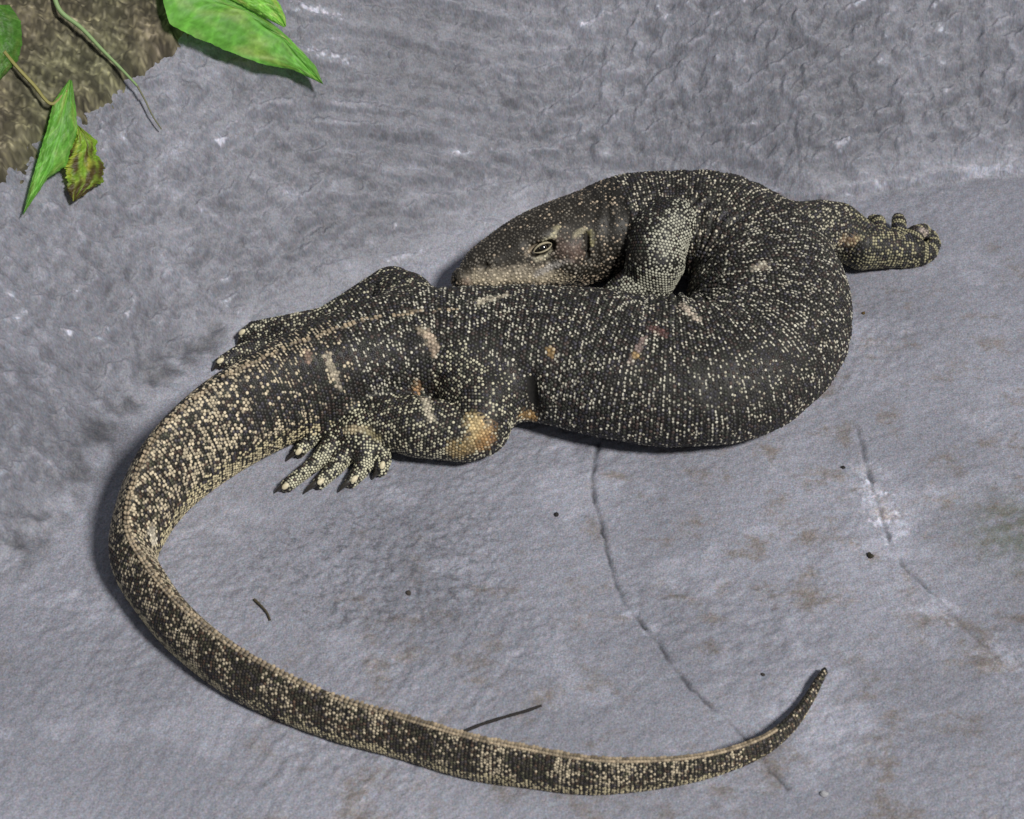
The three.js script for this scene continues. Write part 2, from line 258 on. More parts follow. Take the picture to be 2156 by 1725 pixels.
// cells of the plan hold the samples of the spine that are locally nearest
const CELL = 0.02, near = new Map();
function candidates(x, z) {
  const i = Math.round(x / CELL), j = Math.round(z / CELL), key = i * 10007 + j; let c = near.get(key);
  if (!c) {
    c = []; const X = i * CELL, Z = j * CELL; let a = 1e9, b = 1e9, all = 1e9, at = 0;
    for (let k = 0; k <= NS; k++) { const d = k < NS ? (sx[k] - X) ** 2 + (sz[k] - Z) ** 2 : 1e9; if (d < all) { all = d; at = k; } if (b <= a && b < d && b < 0.05) c.push(k - 1); a = b; b = d; }
    if (!c.includes(at)) c.push(at);
    near.set(key, c);
  }
  return c;
}
const B = { s: 0, l: 0, v: 0, k: 0 };   // where on the body the last evaluated point lies
function bodyAt(x, y, z) {
  let best = 1e9;
  for (let k of candidates(x, z)) {
    const f = q => (sx[q] - x) ** 2 + (sz[q] - z) ** 2; let d = f(k);
    for (;;) { if (k > 0 && f(k - 1) < d) d = f(--k); else if (k < NS - 1 && f(k + 1) < d) d = f(++k); else break; }
    const e = (x - sx[k]) * tx[k] + (z - sz[k]) * tz[k], l = (x - sx[k]) * -tz[k] + (z - sz[k]) * tx[k];
    const end = k === 0 ? Math.min(0, e) : k === NS - 1 ? Math.max(0, e) : 0, g = clamp(k + e / 0.002, 0, NS - 1), g0 = Math.floor(g), g1 = Math.min(NS - 1, g0 + 1), gt = g - g0;
    const w = mix(sw[g0], sw[g1], gt), K = mix(sk[g0], sk[g1], gt), sag = 0.26 * smooth(21, 23, K) * smooth(34, 31.5, K), h0 = mix(sh[g0], sh[g1], gt), v = y - mix(sy[g0], sy[g1], gt) + sag * h0, h = h0 * (v > 0 ? 1 + sag : 1 - sag);
    const tail = smooth(22, 17, K), head = smooth(34, 36.5, K), n = mix(mix(2.25, 2.0, tail), 2.55, head);
    // the tail is an upright blade, thinner towards its crest; the head narrows upwards to a flat top
    const up = v / h, a = w * (1 - tail * 0.42 * smooth(-0.2, 1.1, up) - 0.16 * head * smooth(-0.6, 1, up));
    const nv = v < 0 ? mix(n, 3.4, tail) : n, q = nv > n ? Math.pow(Math.pow(Math.abs(l) / a, nv) + Math.pow(Math.abs(v) / h, nv), n / nv) + Math.pow(Math.abs(end) / (0.9 * Math.min(a, h)), n) : Math.pow(Math.abs(l) / a, n) + Math.pow(Math.abs(v) / h, n) + Math.pow(Math.abs(end) / (0.9 * Math.min(a, h)), n), F = Math.pow(q, 1 / n), rad = Math.hypot(l, v, end);
    let D = F < 1e-4 ? -Math.min(a, h) : rad * (1 - 1 / F);
    if (D < best) { best = D; B.s = g * 0.002; B.l = l; B.v = v; B.k = K; B.w = a; B.h = h; B.g = g0; }
  }
  { const K = B.k, t = smooth(18, 22, K) * smooth(35, 32, K); if (t > 0) { const an = Math.atan2(B.l / B.w, B.v / B.h); best += t * (0.0012 * smooth(27, 29, K) * smooth(0.2, 0.9, noise(x * 9 + 2, z * 9) + 0.5) * Math.sin(B.s * 250 + 9 * noise(an * 2, B.s * 12)) + 0.0045 * noise(B.s * 13 + 3, an * 1.6) + 0.0016 * noise(B.s * 42, an * 2.2 + 5)); } }
  // loose skin: folds on neck and throat, and on the inner side of the bend
  const K = B.k;
  if (K > 30 && K < 36) best += 0.0012 * Math.sin(B.s * 260 + 14 * noise(B.l * 14 + 3, B.v * 14) + 5 * noise(x * 30, z * 30)) * smooth(30, 32.5, K) * smooth(35.8, 34.5, K);
  if (K > 25 && K < 33 && B.l * BENDSIDE > 0) best += 0.0035 * Math.sin(B.s * 260 + 5 * noise(x * 20, z * 20)) * smooth(25, 27.5, K) * smooth(33, 31, K) * smooth(0.25, 0.8, B.l * BENDSIDE / B.w);
  return best;
}
let BENDSIDE = -1;   // sign of the side offset on the inner side of the bend
const P3 = (u, v, h, r) => { const p = meet(u, v, h); return [p.x, p.y, p.z, r]; };
// limbs: each a list of chains; the first chain is the leg, the others its toes
const LIMBS = [
  { name: 'near_hind', at: 22.6, k: 0.022, chains: [
    [P3(975, 775, .062, .054), P3(1020, 840, .055, .050), P3(1010, 897, .044, .040), P3(978, 912, .040, .037), P3(880, 898, .042, .040), P3(800, 890, .036, .031), P3(762, 903, .030, .025), P3(757, 930, .022, .021)],
    [P3(765, 905, .028, .024), P3(712, 925, .018, .016), P3(665, 975, .012, .0096), P3(604, 1023, .008, .0080)],
    [P3(762, 915, .026, .022), P3(735, 946, .018, .014), P3(707, 985, .012, .0100), P3(672, 1018, .008, .0079)],
    [P3(768, 920, .026, .022), P3(769, 958, .018, .0135), P3(762, 990, .014, .0100), P3(740, 1014, .008, .0080)],
    [P3(772, 915, .026, .022), P3(796, 945, .020, .013), P3(808, 968, .017, .0098), P3(802, 988, .010, .0090)],
    [P3(745, 880, .030, .020), P3(705, 886, .022, .013), P3(665, 912, .016, .0096), P3(630, 951, .009, .0080)]] },
  { name: 'far_hind', at: 22.4, k: 0.02, chains: [
    [P3(890, 715, .06, .05), P3(850, 640, .055, .044), P3(826, 617, .046, .036), P3(760, 655, .040, .033), P3(690, 688, .032, .027), P3(640, 694, .026, .024), P3(600, 700, .022, .020)],
    [P3(615, 696, .024, .020), P3(570, 690, .022, .013), P3(534, 692, .022, .0096), P3(514, 706, .014, .0080)],
    [P3(610, 708, .022, .018), P3(560, 722, .016, .012), P3(505, 742, .012, .010), P3(466, 764, .010, .0080)],
    [P3(610, 715, .020, .016), P3(575, 748, .012, .011), P3(530, 780, .010, .009)]] },
  { name: 'far_fore', at: 31.2, k: 0.018, chains: [
    [P3(1655, 500, .07, .046), P3(1725, 482, .055, .040), P3(1762, 482, .044, .037), P3(1815, 518, .034, .033), P3(1870, 524, .026, .0265), P3(1918, 528, .020, .019)],
    [P3(1845, 505, .030, .016), P3(1852, 484, .034, .0096), P3(1849, 468, .034, .0100), P3(1838, 464, .028, .0080)],
    [P3(1880, 508, .026, .016), P3(1891, 488, .032, .0096), P3(1893, 470, .034, .0098), P3(1891, 461, .026, .0082)],
    [P3(1912, 518, .022, .015), P3(1928, 492, .028, .0115), P3(1943, 486, .024, .0100), P3(1953, 496, .014, .0085)],
    [P3(1922, 530, .018, .016), P3(1952, 532, .016, .0110), P3(1966, 515, .016, .0098), P3(1962, 500, .010, .0080)],
    [P3(1905, 540, .014, .015), P3(1940, 544, .010, .0096), P3(1958, 536, .007, .008)]] },
  { name: 'near_fore', at: 32.6, k: 0.006, chains: [
    [P3(1412, 472, .105, .037), P3(1386, 500, .098, .040), P3(1380, 548, .080, .040), P3(1366, 592, .050, .035), P3(1300, 640, .026, .030)]] },
];
for (const L of LIMBS) {
  for (const c of L.chains) { c.limb = L; c.lo = [0, 1, 2].map(i => Math.min(...c.map(p => p[i] - p[3]))); c.hi = [0, 1, 2].map(i => Math.max(...c.map(p => p[i] + p[3]))); }
  L.lo = [0, 1, 2].map(i => Math.min(...L.chains.map(c => c.lo[i])) - 0.06); L.hi = [0, 1, 2].map(i => Math.max(...L.chains.map(c => c.hi[i])) + 0.06);
}
function chainAt(c, x, y, z) {
  let d = 1e9;
  for (let i = 0; i + 1 < c.length; i++) {
    const a = c[i], b = c[i + 1], dx = b[0] - a[0], dy = b[1] - a[1], dz = b[2] - a[2], t = clamp(((x - a[0]) * dx + (y - a[1]) * dy + (z - a[2]) * dz) / (dx * dx + dy * dy + dz * dz));
    d = Math.min(d, Math.hypot(x - a[0] - dx * t, y - a[1] - dy * t, z - a[2] - dz * t) - a[3] - (b[3] - a[3]) * t);
  }
  return d;
}
const smin = (a, b, k) => { const h = Math.max(k - Math.abs(a - b), 0) / k; return Math.min(a, b) - h * h * k * 0.25; };
const EXTRA = [];   // brows (added) and ear, nostrils, sockets (cut): {p, q, r, k, cut}
let OWNER = null;
function lizardAt(x, y, z, owner = false) {
  let D = bodyAt(x, y, z); const K = B.k; let o = null, od = D;
  for (const L of LIMBS) {
    if (x < L.lo[0] || x > L.hi[0] || y < L.lo[1] || y > L.hi[1] || z < L.lo[2] || z > L.hi[2]) continue;
    let d = 1e9; for (const c of L.chains) { const e = chainAt(c, x, y, z); if (owner && e < od) { od = e; o = c; } d = d > 1e8 ? e : smin(d, e, 0.009); }
    D = smin(D, d, Math.abs(K - L.at) < 3.2 ? L.k : 0.003);
  }
  for (const e of EXTRA) if (K > e.k0 && K < e.k1) { const d = chainAt([[...e.p, e.r], [...e.q, e.r2 ?? e.r]], x, y, z); D = e.cut ? -smin(-D, d, e.k) : smin(D, d, e.k); }
  if (owner) OWNER = o;
  return D;
}
function gradient(x, y, z, out) { const e = 0.0008, a = lizardAt(x + e, y, z) - lizardAt(x - e, y, z), b = lizardAt(x, y + e, z) - lizardAt(x, y - e, z), c = lizardAt(x, y, z + e) - lizardAt(x, y, z - e), l = Math.hypot(a, b, c) || 1; out[0] = a / l; out[1] = b / l; out[2] = c / l; out[3] = l / (2 * e); return out; }
function seen(u, v) {   // the point of the lizard's skin seen at that place of the photograph
  const d = sight(u, v); let t = 2.2; const p = new THREE.Vector3();
  for (let i = 0; i < 600; i++) { p.copy(ORIGIN).addScaledVector(d, t); const D = lizardAt(p.x, p.y, p.z); if (D < 0.0006) return p; t += clamp(D * 0.5, 0.0005, 0.03); if (p.y < -0.02) break; }
  return null;
}
{ // the bend turns towards the side on which the head lies
  let k = 0; while (sk[k] < 29) k++; const hx = sx[NS - 30] - sx[k], hz = sz[NS - 30] - sz[k]; BENDSIDE = Math.sign(hx * -tz[k] + hz * tx[k]);
}
const eyeSeen = seen(1143, 522), eyeNormal = gradient(eyeSeen.x, eyeSeen.y, eyeSeen.z, []).slice(0, 3);
{
  const v = (u, w, inn) => { const p = seen(u, w); const n = gradient(p.x, p.y, p.z, []); return [p.x - n[0] * inn, p.y - n[1] * inn, p.z - n[2] * inn]; };
  const add = [];
  add.push({ p: v(1098, 506, .006), q: v(1140, 495, .004), r: .009, r2: .010, k: .012 }, { p: v(1140, 495, .004), q: v(1185, 474, .005), r: .010, r2: .008, k: .012 });
  add.push({ p: v(1200, 530, .012), q: v(1208, 560, .012), r: .020, k: .02 });           // jaw muscle
  add.push({ p: v(1040, 545, .006), q: v(1085, 520, .006), r: .009, k: .014 });          // canthus ridge
  add.push({ p: v(1128, 527, .001), q: v(1158, 517, .001), r: .0085, k: .004, cut: true }); // socket
  add.push({ p: v(1235, 492, 0), q: v(1236, 540, 0), r: .0038, k: .003, cut: true });     // ear opening
  add.push({ p: v(1016, 566, -.001), q: v(1024, 561, -.001), r: .0042, k: .003, cut: true }); // nostril
  for (const e of add) { e.k0 = 34; e.k1 = 99; }
  add.push({ p: v(903, 832, 0), q: v(922, 800, -.001), r: .007, r2: .004, k: .016, cut: true, k0: 21, k1: 25 }, { p: v(1126, 868, 0), q: v(1118, 800, -.002), r: .007, r2: .003, k: .018, cut: true, k0: 22, k1: 25.5 }, { p: P3(1525, 618, .040, 0).slice(0, 3), q: P3(1556, 575, .050, 0).slice(0, 3), r: .046, r2: .046, k: .03, k0: 24, k1: 33.5 });
  EXTRA.push(...add);
}
// marks of another colour: pale scars, yellow knee, brow stripe, lips: [points on the photograph], radius, colour, strength
const MARKS = [
  [[[893, 697], [905, 712], [916, 728]], .0055, [.60, .48, .36], .95], [[[916, 728], [912, 748]], .0035, [.55, .43, .32], .8], [[[878, 690], [893, 697]], .003, [.5, .42, .3], .7],
  [[[690, 752], [697, 770], [704, 790]], .0052, [.62, .54, .40], .95], [[[704, 790], [716, 820]], .0038, [.60, .52, .4], .8], [[[645, 740], [652, 760]], .004, [.45, .3, .22], .5],
  [[[894, 840], [898, 858]], .005, [.7, .62, .48], 1], [[[905, 872], [908, 880]], .004, [.7, .62, .48], .9], [[[876, 810], [880, 822]], .005, [.5, .3, .15], .7],
  [[[1008, 636], [1038, 628]], .005, [.78, .70, .54], 1], [[[1052, 625], [1066, 621]], .003, [.7, .62, .48], .7],
  [[[1437, 640], [1452, 655], [1468, 672]], .0042, [.62, .52, .42], .9], [[[1330, 760], [1345, 735], [1357, 712]], .0035, [.40, .30, .27], .8], [[[1590, 563], [1612, 556]], .005, [.55, .48, .38], .8],
  [[[1338, 745], [1340, 752]], .004, [.5, .33, .12], .6], [[[1372, 690], [1395, 702]], .006, [.22, .10, .09], .5], [[[1160, 735], [1160, 745]], .004, [.45, .28, .1], .6],
  [[[998, 888], [1010, 900], [1006, 916]], .011, [.86, .66, .34], .85], [[[1004, 930], [985, 940], [960, 952]], .012, [.46, .33, .15], .5], [[[1030, 905], [1020, 935]], .010, [.5, .28, .11], .6],
  [[[1100, 872], [1118, 878]], .007, [.45, .27, .10], .8], [[[726, 908], [748, 903], [775, 908]], .0042, [.62, .52, .34], .9], [[[775, 908], [800, 925]], .005, [.5, .44, .24], .7],
  [[[1130, 519], [1148, 508], [1168, 494]], .0036, [.62, .57, .40], .9], [[[1168, 494], [1174, 478]], .0034, [.56, .50, .32], .8], [[[1108, 535], [1122, 520], [1136, 513]], .0035, [.55, .45, .33], .8],
  [[[1128, 546], [1146, 541], [1160, 528]], .0032, [.66, .60, .44], .9], [[[1210, 496], [1222, 488], [1231, 484]], .0034, [.56, .50, .34], .75], [[[1244, 490], [1246, 512]], .004, [.4, .36, .18], .6],
  [[[1000, 588], [1050, 587], [1100, 584], [1150, 582], [1195, 588]], .0085, [.84, .72, .52], .85], [[[1040, 578], [1100, 572], [1150, 570]], .010, [.62, .54, .42], .6], [[[975, 584], [1010, 575], [1040, 580]], .008, [.5, .43, .32], .4], [[[1130, 578], [1165, 560], [1185, 553]], .0045, [.60, .56, .52], .85],
  [[[1190, 545], [1205, 550]], .003, [.6, .55, .5], .6], [[[975, 592], [985, 594]], .005, [.26, .17, .12], .4], [[[1185, 522], [1212, 530]], .013, [.24, .16, .13], .5],
  [[[1778, 505], [1796, 505]], .007, [.5, .33, .2], .5], [[[270, 955], [275, 985]], .004, [.8, .74, .6], .9], [[[1940, 483], [1950, 490]], .004, [.6, .5, .45], .9],
  [[[318, 1118], [326, 1140]], .006, [.8, .72, .58], 1], [[[890, 652], [850, 660]], .003, [.55, .46, .32], .5],
].map(([pts, r, c, a]) => ({ pts: pts.map(([u, v]) => seen(u, v)).filter(Boolean), r, c, a }));
function marked(x, y, z, c, jitter) {
  for (const m of MARKS) for (let i = 0; i < m.pts.length; i++) {
    const a = m.pts[i], b = m.pts[Math.min(i + 1, m.pts.length - 1)], dx = b.x - a.x, dy = b.y - a.y, dz = b.z - a.z, t = clamp(((x - a.x) * dx + (y - a.y) * dy + (z - a.z) * dz) / (dx * dx + dy * dy + dz * dz + 1e-12));
    const d = Math.hypot(x - a.x - dx * t, y - a.y - dy * t, z - a.z - dz * t) / m.r; if (d > 1.6) continue;
    const j2 = (jitter * 7.31) % 1, w = m.a * smooth(1.55, 0.35, d + (jitter - 0.5) * 1.3), k = 0.5 + 0.75 * j2; c[0] = mix(c[0], m.c[0] * k, w); c[1] = mix(c[1], m.c[1] * k, w); c[2] = mix(c[2], m.c[2] * k, w);
  }
  return c;
}
const SKIN = { P: [], N: [], C: [], I: [] };
{ // surface nets over the field
  const h = 0.003; let lo = [1e9, 1e9, 1e9], hi = [-1e9, -1e9, -1e9];
  for (let i = 0; i < NS; i++) { const m = Math.max(sw[i], sh[i]) + 0.01; lo = [Math.min(lo[0], sx[i] - m), Math.min(lo[1], sy[i] - sh[i] - 0.01), Math.min(lo[2], sz[i] - m)]; hi = [Math.max(hi[0], sx[i] + m), Math.max(hi[1], sy[i] + sh[i] + 0.02), Math.max(hi[2], sz[i] + m)]; }
  for (const L of LIMBS) for (let i = 0; i < 3; i++) { lo[i] = Math.min(lo[i], L.lo[i] + 0.05); hi[i] = Math.max(hi[i], L.hi[i] - 0.05); }
  const bl = 4, n = [0, 1, 2].map(i => (Math.ceil((hi[i] - lo[i]) / h / bl) + 1) * bl), [nx, ny, nz] = n, F = new Float32Array(nx * ny * nz), at = (i, j, k) => (k * ny + j) * nx + i;
  for (let k = 0; k < nz; k += bl) for (let i = 0; i < nx; i += bl) for (let j = 0; j < ny; j += bl) {
    const d = lizardAt(lo[0] + (i + 1.5) * h, lo[1] + (j + 1.5) * h, lo[2] + (k + 1.5) * h), far = Math.abs(d) > 0.026;
    for (let c = 0; c < bl; c++) for (let b = 0; b < bl; b++) for (let a = 0; a < bl; a++) F[at(i + a, j + b, k + c)] = far ? d : lizardAt(lo[0] + (i + a) * h, lo[1] + (j + b) * h, lo[2] + (k + c) * h);
  }
  const V = new Int32Array(nx * ny * nz).fill(-1), { P, N, C, I } = SKIN, g = [], r = rng(9);
  for (let k = 0; k + 1 < nz; k++) for (let j = 0; j + 1 < ny; j++) for (let i = 0; i + 1 < nx; i++) {
    let m = 0; for (let q = 0; q < 8; q++) if (F[at(i + (q & 1), j + (q >> 1 & 1), k + (q >> 2))] < 0) m |= 1 << q;
    if (m === 0 || m === 255) continue;
    let x = 0, y = 0, z = 0, c = 0;
    for (let q = 0; q < 8; q++) for (const b of [1, 2, 4]) if (!(q & b) && ((m >> q & 1) !== (m >> (q | b) & 1))) {
      const p = [i + (q & 1), j + (q >> 1 & 1), k + (q >> 2)], f0 = F[at(...p)], Q = [p[0] + (b === 1 ? 1 : 0), p[1] + (b === 2 ? 1 : 0), p[2] + (b === 4 ? 1 : 0)], t = f0 / (f0 - F[at(...Q)]);
      x += p[0] + (Q[0] - p[0]) * t; y += p[1] + (Q[1] - p[1]) * t; z += p[2] + (Q[2] - p[2]) * t; c++;
    }
    let X = lo[0] + x / c * h, Y = lo[1] + y / c * h, Z = lo[2] + z / c * h;
    gradient(X, Y, Z, g); const s = clamp(lizardAt(X, Y, Z) / Math.max(0.5, g[3]), -0.002, 0.002); X -= g[0] * s; Y -= g[1] * s; Z -= g[2] * s;
    V[at(i, j, k)] = P.length / 3; P.push(X, Y, Z); N.push(g[0], g[1], g[2]);
    const q = r(), w = 0.6 + 0.8 * r(), hd = 0.45 * (bodyAt(X, Y, Z), smooth(33.8, 36.2, B.k)), col = marked(X, Y, Z, [mix(.016, .068, hd) * w, mix(.0145, .056, hd) * w, mix(.012, .042, hd) * w], q); C.push(col[0] * 0.7, col[1] * 0.7, col[2] * 0.7);
  }
  const quad = (a, b, c, d, flip) => { if (a < 0 || b < 0 || c < 0 || d < 0) return; if (flip) I.push(a, c, b, b, c, d); else I.push(a, b, c, c, b, d); };
  for (let k = 1; k + 1 < nz; k++) for (let j = 1; j + 1 < ny; j++) for (let i = 1; i + 1 < nx; i++) {
    const s = F[at(i, j, k)] < 0;
    if (s !== F[at(i + 1, j, k)] < 0) quad(V[at(i, j - 1, k - 1)], V[at(i, j, k - 1)], V[at(i, j - 1, k)], V[at(i, j, k)], !s);
    if (s !== F[at(i, j + 1, k)] < 0) quad(V[at(i - 1, j, k - 1)], V[at(i - 1, j, k)], V[at(i, j, k - 1)], V[at(i, j, k)], !s);
    if (s !== F[at(i, j, k + 1)] < 0) quad(V[at(i - 1, j - 1, k)], V[at(i, j - 1, k)], V[at(i - 1, j, k)], V[at(i, j, k)], !s);
  }
}
const skinVertices = SKIN.P.length / 3;
// scales: raised beads that grow out of the skin in rows across the body
const taken = new Map(), TC = 0.004;
function crowded(x, y, z, d) { const i = Math.floor(x / TC), j = Math.floor(y / TC), k = Math.floor(z / TC), m = Math.ceil(d / TC); for (let a = i - m; a <= i + m; a++) for (let b = j - m; b <= j + m; b++) for (let c = k - m; c <= k + m; c++) { const l = taken.get((a * 4099 + b) * 4099 + c); if (l) for (const p of l) if ((p[0] - x) ** 2 + (p[1] - y) ** 2 + (p[2] - z) ** 2 < d * d) return true; } return false; }
let scaleCount = 0;
function scale(x, y, z, n, t, a, b, high, skin, color, lit, skew = 0) {   // a, b: half sizes along and across; lit: which of the six sides carry the colour
  const key = (Math.floor(x / TC) * 4099 + Math.floor(y / TC)) * 4099 + Math.floor(z / TC); (taken.get(key) ?? taken.set(key, []).get(key)).push([x, y, z]); scaleCount++;
  const d = t[0] * n[0] + t[1] * n[1] + t[2] * n[2]; let T = [t[0] - n[0] * d, t[1] - n[1] * d, t[2] - n[2] * d]; const l = Math.hypot(...T) || 1; T = T.map(q => q / l);
  const S = [n[1] * T[2] - n[2] * T[1], n[2] * T[0] - n[0] * T[2], n[0] * T[1] - n[1] * T[0]], { P, N, C, I } = SKIN, o = P.length / 3;
  for (const [f, up, tilt] of [[1, -0.0004, 0.85], [0.62, high * 0.72, 0.5]]) for (let q = 0; q < 6; q++) {
    const w = (q + 0.5) / 6 * Math.PI * 2, c = Math.cos(w), s = Math.sin(w), sh = up > 0 ? skew * a : 0;
    const ra = T[0] * c + S[0] * s, rb = T[1] * c + S[1] * s, rc = T[2] * c + S[2] * s, nn = Math.sqrt(1 - tilt * tilt);
    P.push(x + T[0] * (c * a * f + sh) + S[0] * s * b * f + n[0] * up, y + T[1] * (c * a * f + sh) + S[1] * s * b * f + n[1] * up, z + T[2] * (c * a * f + sh) + S[2] * s * b * f + n[2] * up);
    N.push(n[0] * nn + ra * tilt, n[1] * nn + rb * tilt, n[2] * nn + rc * tilt);
    if (up < 0) C.push(skin[0], skin[1], skin[2]); else { const k = lit[q]; C.push(mix(skin[0] * 1.5, color[0], k), mix(skin[1] * 1.5, color[1], k), mix(skin[2] * 1.5, color[2], k)); }
  }
  const k = lit[6]; P.push(x + T[0] * skew * a * 1.6 + n[0] * high, y + T[1] * skew * a * 1.6 + n[1] * high, z + T[2] * skew * a * 1.6 + n[2] * high); N.push(...n); C.push(mix(skin[0] * 1.6, color[0], k), mix(skin[1] * 1.6, color[1], k), mix(skin[2] * 1.6, color[2], k));
  for (let q = 0; q < 6; q++) { const e = (q + 1) % 6; I.push(o + q, o + e, o + 6 + q, o + 6 + q, o + e, o + 6 + e, o + 6 + q, o + 6 + e, o + 12); }
}
const G4 = [];
function settle(p) {   // moves a point onto the skin; false if it is too far off
  let moved = 0;
  for (let i = 0; i < 4; i++) { const D = lizardAt(p[0], p[1], p[2]); gradient(p[0], p[1], p[2], G4); const s = clamp(D / Math.max(0.6, G4[3]), -0.006, 0.006); p[0] -= G4[0] * s; p[1] -= G4[1] * s; p[2] -= G4[2] * s; moved += Math.abs(s); if (Math.abs(D) < 0.0002) break; }
  return moved < 0.016;
}
const ALL = [1, 1, 1, 1, 1, 1, 1], NONE = [0, 0, 0, 0, 0, 0, 0];
const CREAM = [.70, .64, .46], rs = rng(77);
function fleck(rand, full) { if (full > rand()) return ALL.map(() => 0.85 + 0.15 * rand()); const k = Math.floor(rand() * 6), a = [0, 0, 0, 0, 0, 0, 0.1 + 0.75 * rand()]; a[k] = 1; a[(k + 1) % 6] = 0.9 * rand(); if (rand() < 0.35) a[(k + 5) % 6] = 0.8; return a; }
function darkTone(r) { const w = 0.3 + 1.5 * r() * r() + 0.4 * r(), e = r(); return [.043 * w * (1 + 0.35 * (e < 0.2 ? 1 : 0)), .040 * w * (1 + 0.15 * (e > 0.8 ? 1 : 0)), .034 * w * (1 + (e > 0.5 && e < 0.75 ? 0.5 : 0))]; }
// chance of a pale scale, and how often it is pale all over, by place along (K, s) and around (q: 0 crest, 1 belly) the body
function pale(K, s, q, side, w) {
  const clump = noise(s * 34, side * 5 + q * 3.4), big = noise(s * 9 + 40, side * 3);
  if (K < 20.5) {   // tail: dark and light bands, pale lower edge and broken pale crest
    const bandAt = noise(s * 17 + 3, 2.2) + 0.7 * noise(s * 40, 7.5), fade = smooth(4, 8, K), bend = smooth(12.5, 14, K) * smooth(19.5, 17.5, K);
    let c = mix(0.10, 0.72, smooth(-0.4, 0.4, 0.6 * bandAt + 1.1 * clump + 0.5 * noise(s * 60, q * 7))) * mix(0.6, 1, fade) + 0.25 * clump;
    c = mix(c, 0.55 + 0.55 * clump + 0.25 * bandAt, bend);
    if (q > 0.60) c = Math.max(c, mix(0.55, 0.95, smooth(-0.3, 0.1, bandAt + 0.2)), 0.92 * bend);
    if (q < 0.12) c = Math.max(c, mix(0.55 * smooth(-0.2, 0.15, bandAt + 0.1), 0.65, smooth(12, 15, K)));
    if (K < 4.5) c *= 0.45 + 0.5 * smooth(0.0, 0.25, noise(s * 30, 1.5));
    if (q > 0.14 && q < 0.55) c *= mix(1, 0.7, smooth(17.5, 19, K));
    return [c, mix(0.6, 0.85, bend), q > 0.55 ? [.84, .73, .46] : [.80, .68, .48]];
  }
  if (K > 34.2) return [mix(0.16, 0.3, q), 0.7, [.40, .32, .22]];
  if (K > 31) return [0.44 + 0.4 * clump, 0.22, [.82, .76, .60]];
  const low = smooth(0.4, 0.72, q);
  return [mix(mix(0.42, 0.55, smooth(26, 29, K)) + 0.45 * clump + 0.2 * big, 0.62 + 0.3 * clump, low) + (q < 0.05 && K < 25 ? 0.25 : 0), mix(0.05, 0.40, low), [.86, .82, .67]];
}
function bodyScale(i, l, v, row, arc) {
  const jt = (rs() - 0.5) * 0.0014, p = [sx[i] - tz[i] * l + tx[i] * jt, sy[i] + v, sz[i] + tx[i] * l + tz[i] * jt]; if (!settle(p)) return;
  if (p[1] < base(p[0], p[2]) - 0.004) return;
  lizardAt(p[0], p[1], p[2], true); if (OWNER) return;
  const K = B.k, q = Math.atan2(Math.abs(B.l) / B.w, B.v / B.h) / Math.PI, n = [G4[0], G4[1], G4[2]], head = K > 34.2;
  const size = head ? mix(0.0040, 0.0030, smooth(34.2, 39, K)) : K < 20 ? mix(0.0034, 0.0050, smooth(3, 17, K)) : mix(0.0054, 0.0048, smooth(30, 33, K));
  if (crowded(p[0], p[1], p[2], size * 0.66)) return;
  for (const e of EXTRA) if (e.cut && chainAt([[...e.p, e.r], [...e.q, e.r]], p[0], p[1], p[2]) < 0.0005) return;
  const [c, full, tone] = pale(K, B.s, q, Math.sign(B.l) * q, B.w), j = rs(), olive = smooth(19, 15, K), dark = darkTone(rs).map((x, e) => x * mix(1, [1.75, 1.6, 1.25][e], olive)); const dw = rs(); let col = dark.map(x => x * (1 + 0.6 * dw + 0.2 * rs())), lit = NONE;
  if (head) { const w = 0.8 + 0.9 * rs(); col = [.040 * w, .031 * w, .022 * w]; lit = ALL; }
  const dash = smooth(0.75, 0.5, q) * smooth(18, 20, K), runs = mix(1, 0.12 + 2.1 * smooth(-0.08, 0.3, noise(row * 7.77, arc * 0.4)), dash);
  if (rs() < c * runs) { const w = K < 19 ? 0.45 + 0.7 * rs() : 0.6 + 0.5 * rs(); col = tone.map(x => x * w); lit = fleck(rs, full); if (dash > 0.5 && rs() < 0.75) { const u = rs(); lit = u < 0.4 ? [0, 1, 0, 0, .9, 0, 1] : u < 0.7 ? [0, 1, .2, 0, 0, 0, .9] : [0, 0, 0, 0, 1, .5, .9]; } }
  const before = col[0] + col[1]; col = marked(p[0], p[1], p[2], col, j); if (Math.abs(col[0] + col[1] - before) > 0.03) lit = ALL;
  const skin = marked(p[0], p[1], p[2], [...dark], j).map((x, e) => mix(dark[e], x, 0.5) * 0.6), lip = head && q > 0.55, f = lip ? 1.35 : 1;
  const a = size * 0.53 * f, b = size * (K < 20 ? 0.60 : 0.54) * f * (0.88 + 0.24 * rs());
  scale(p[0], p[1], p[2], n, [-tx[i], 0, -tz[i]], a, b, size * (head ? 0.2 : K < 20 ? 0.24 : 0.27), skin, col, lit, head ? 0 : 0.12);
}
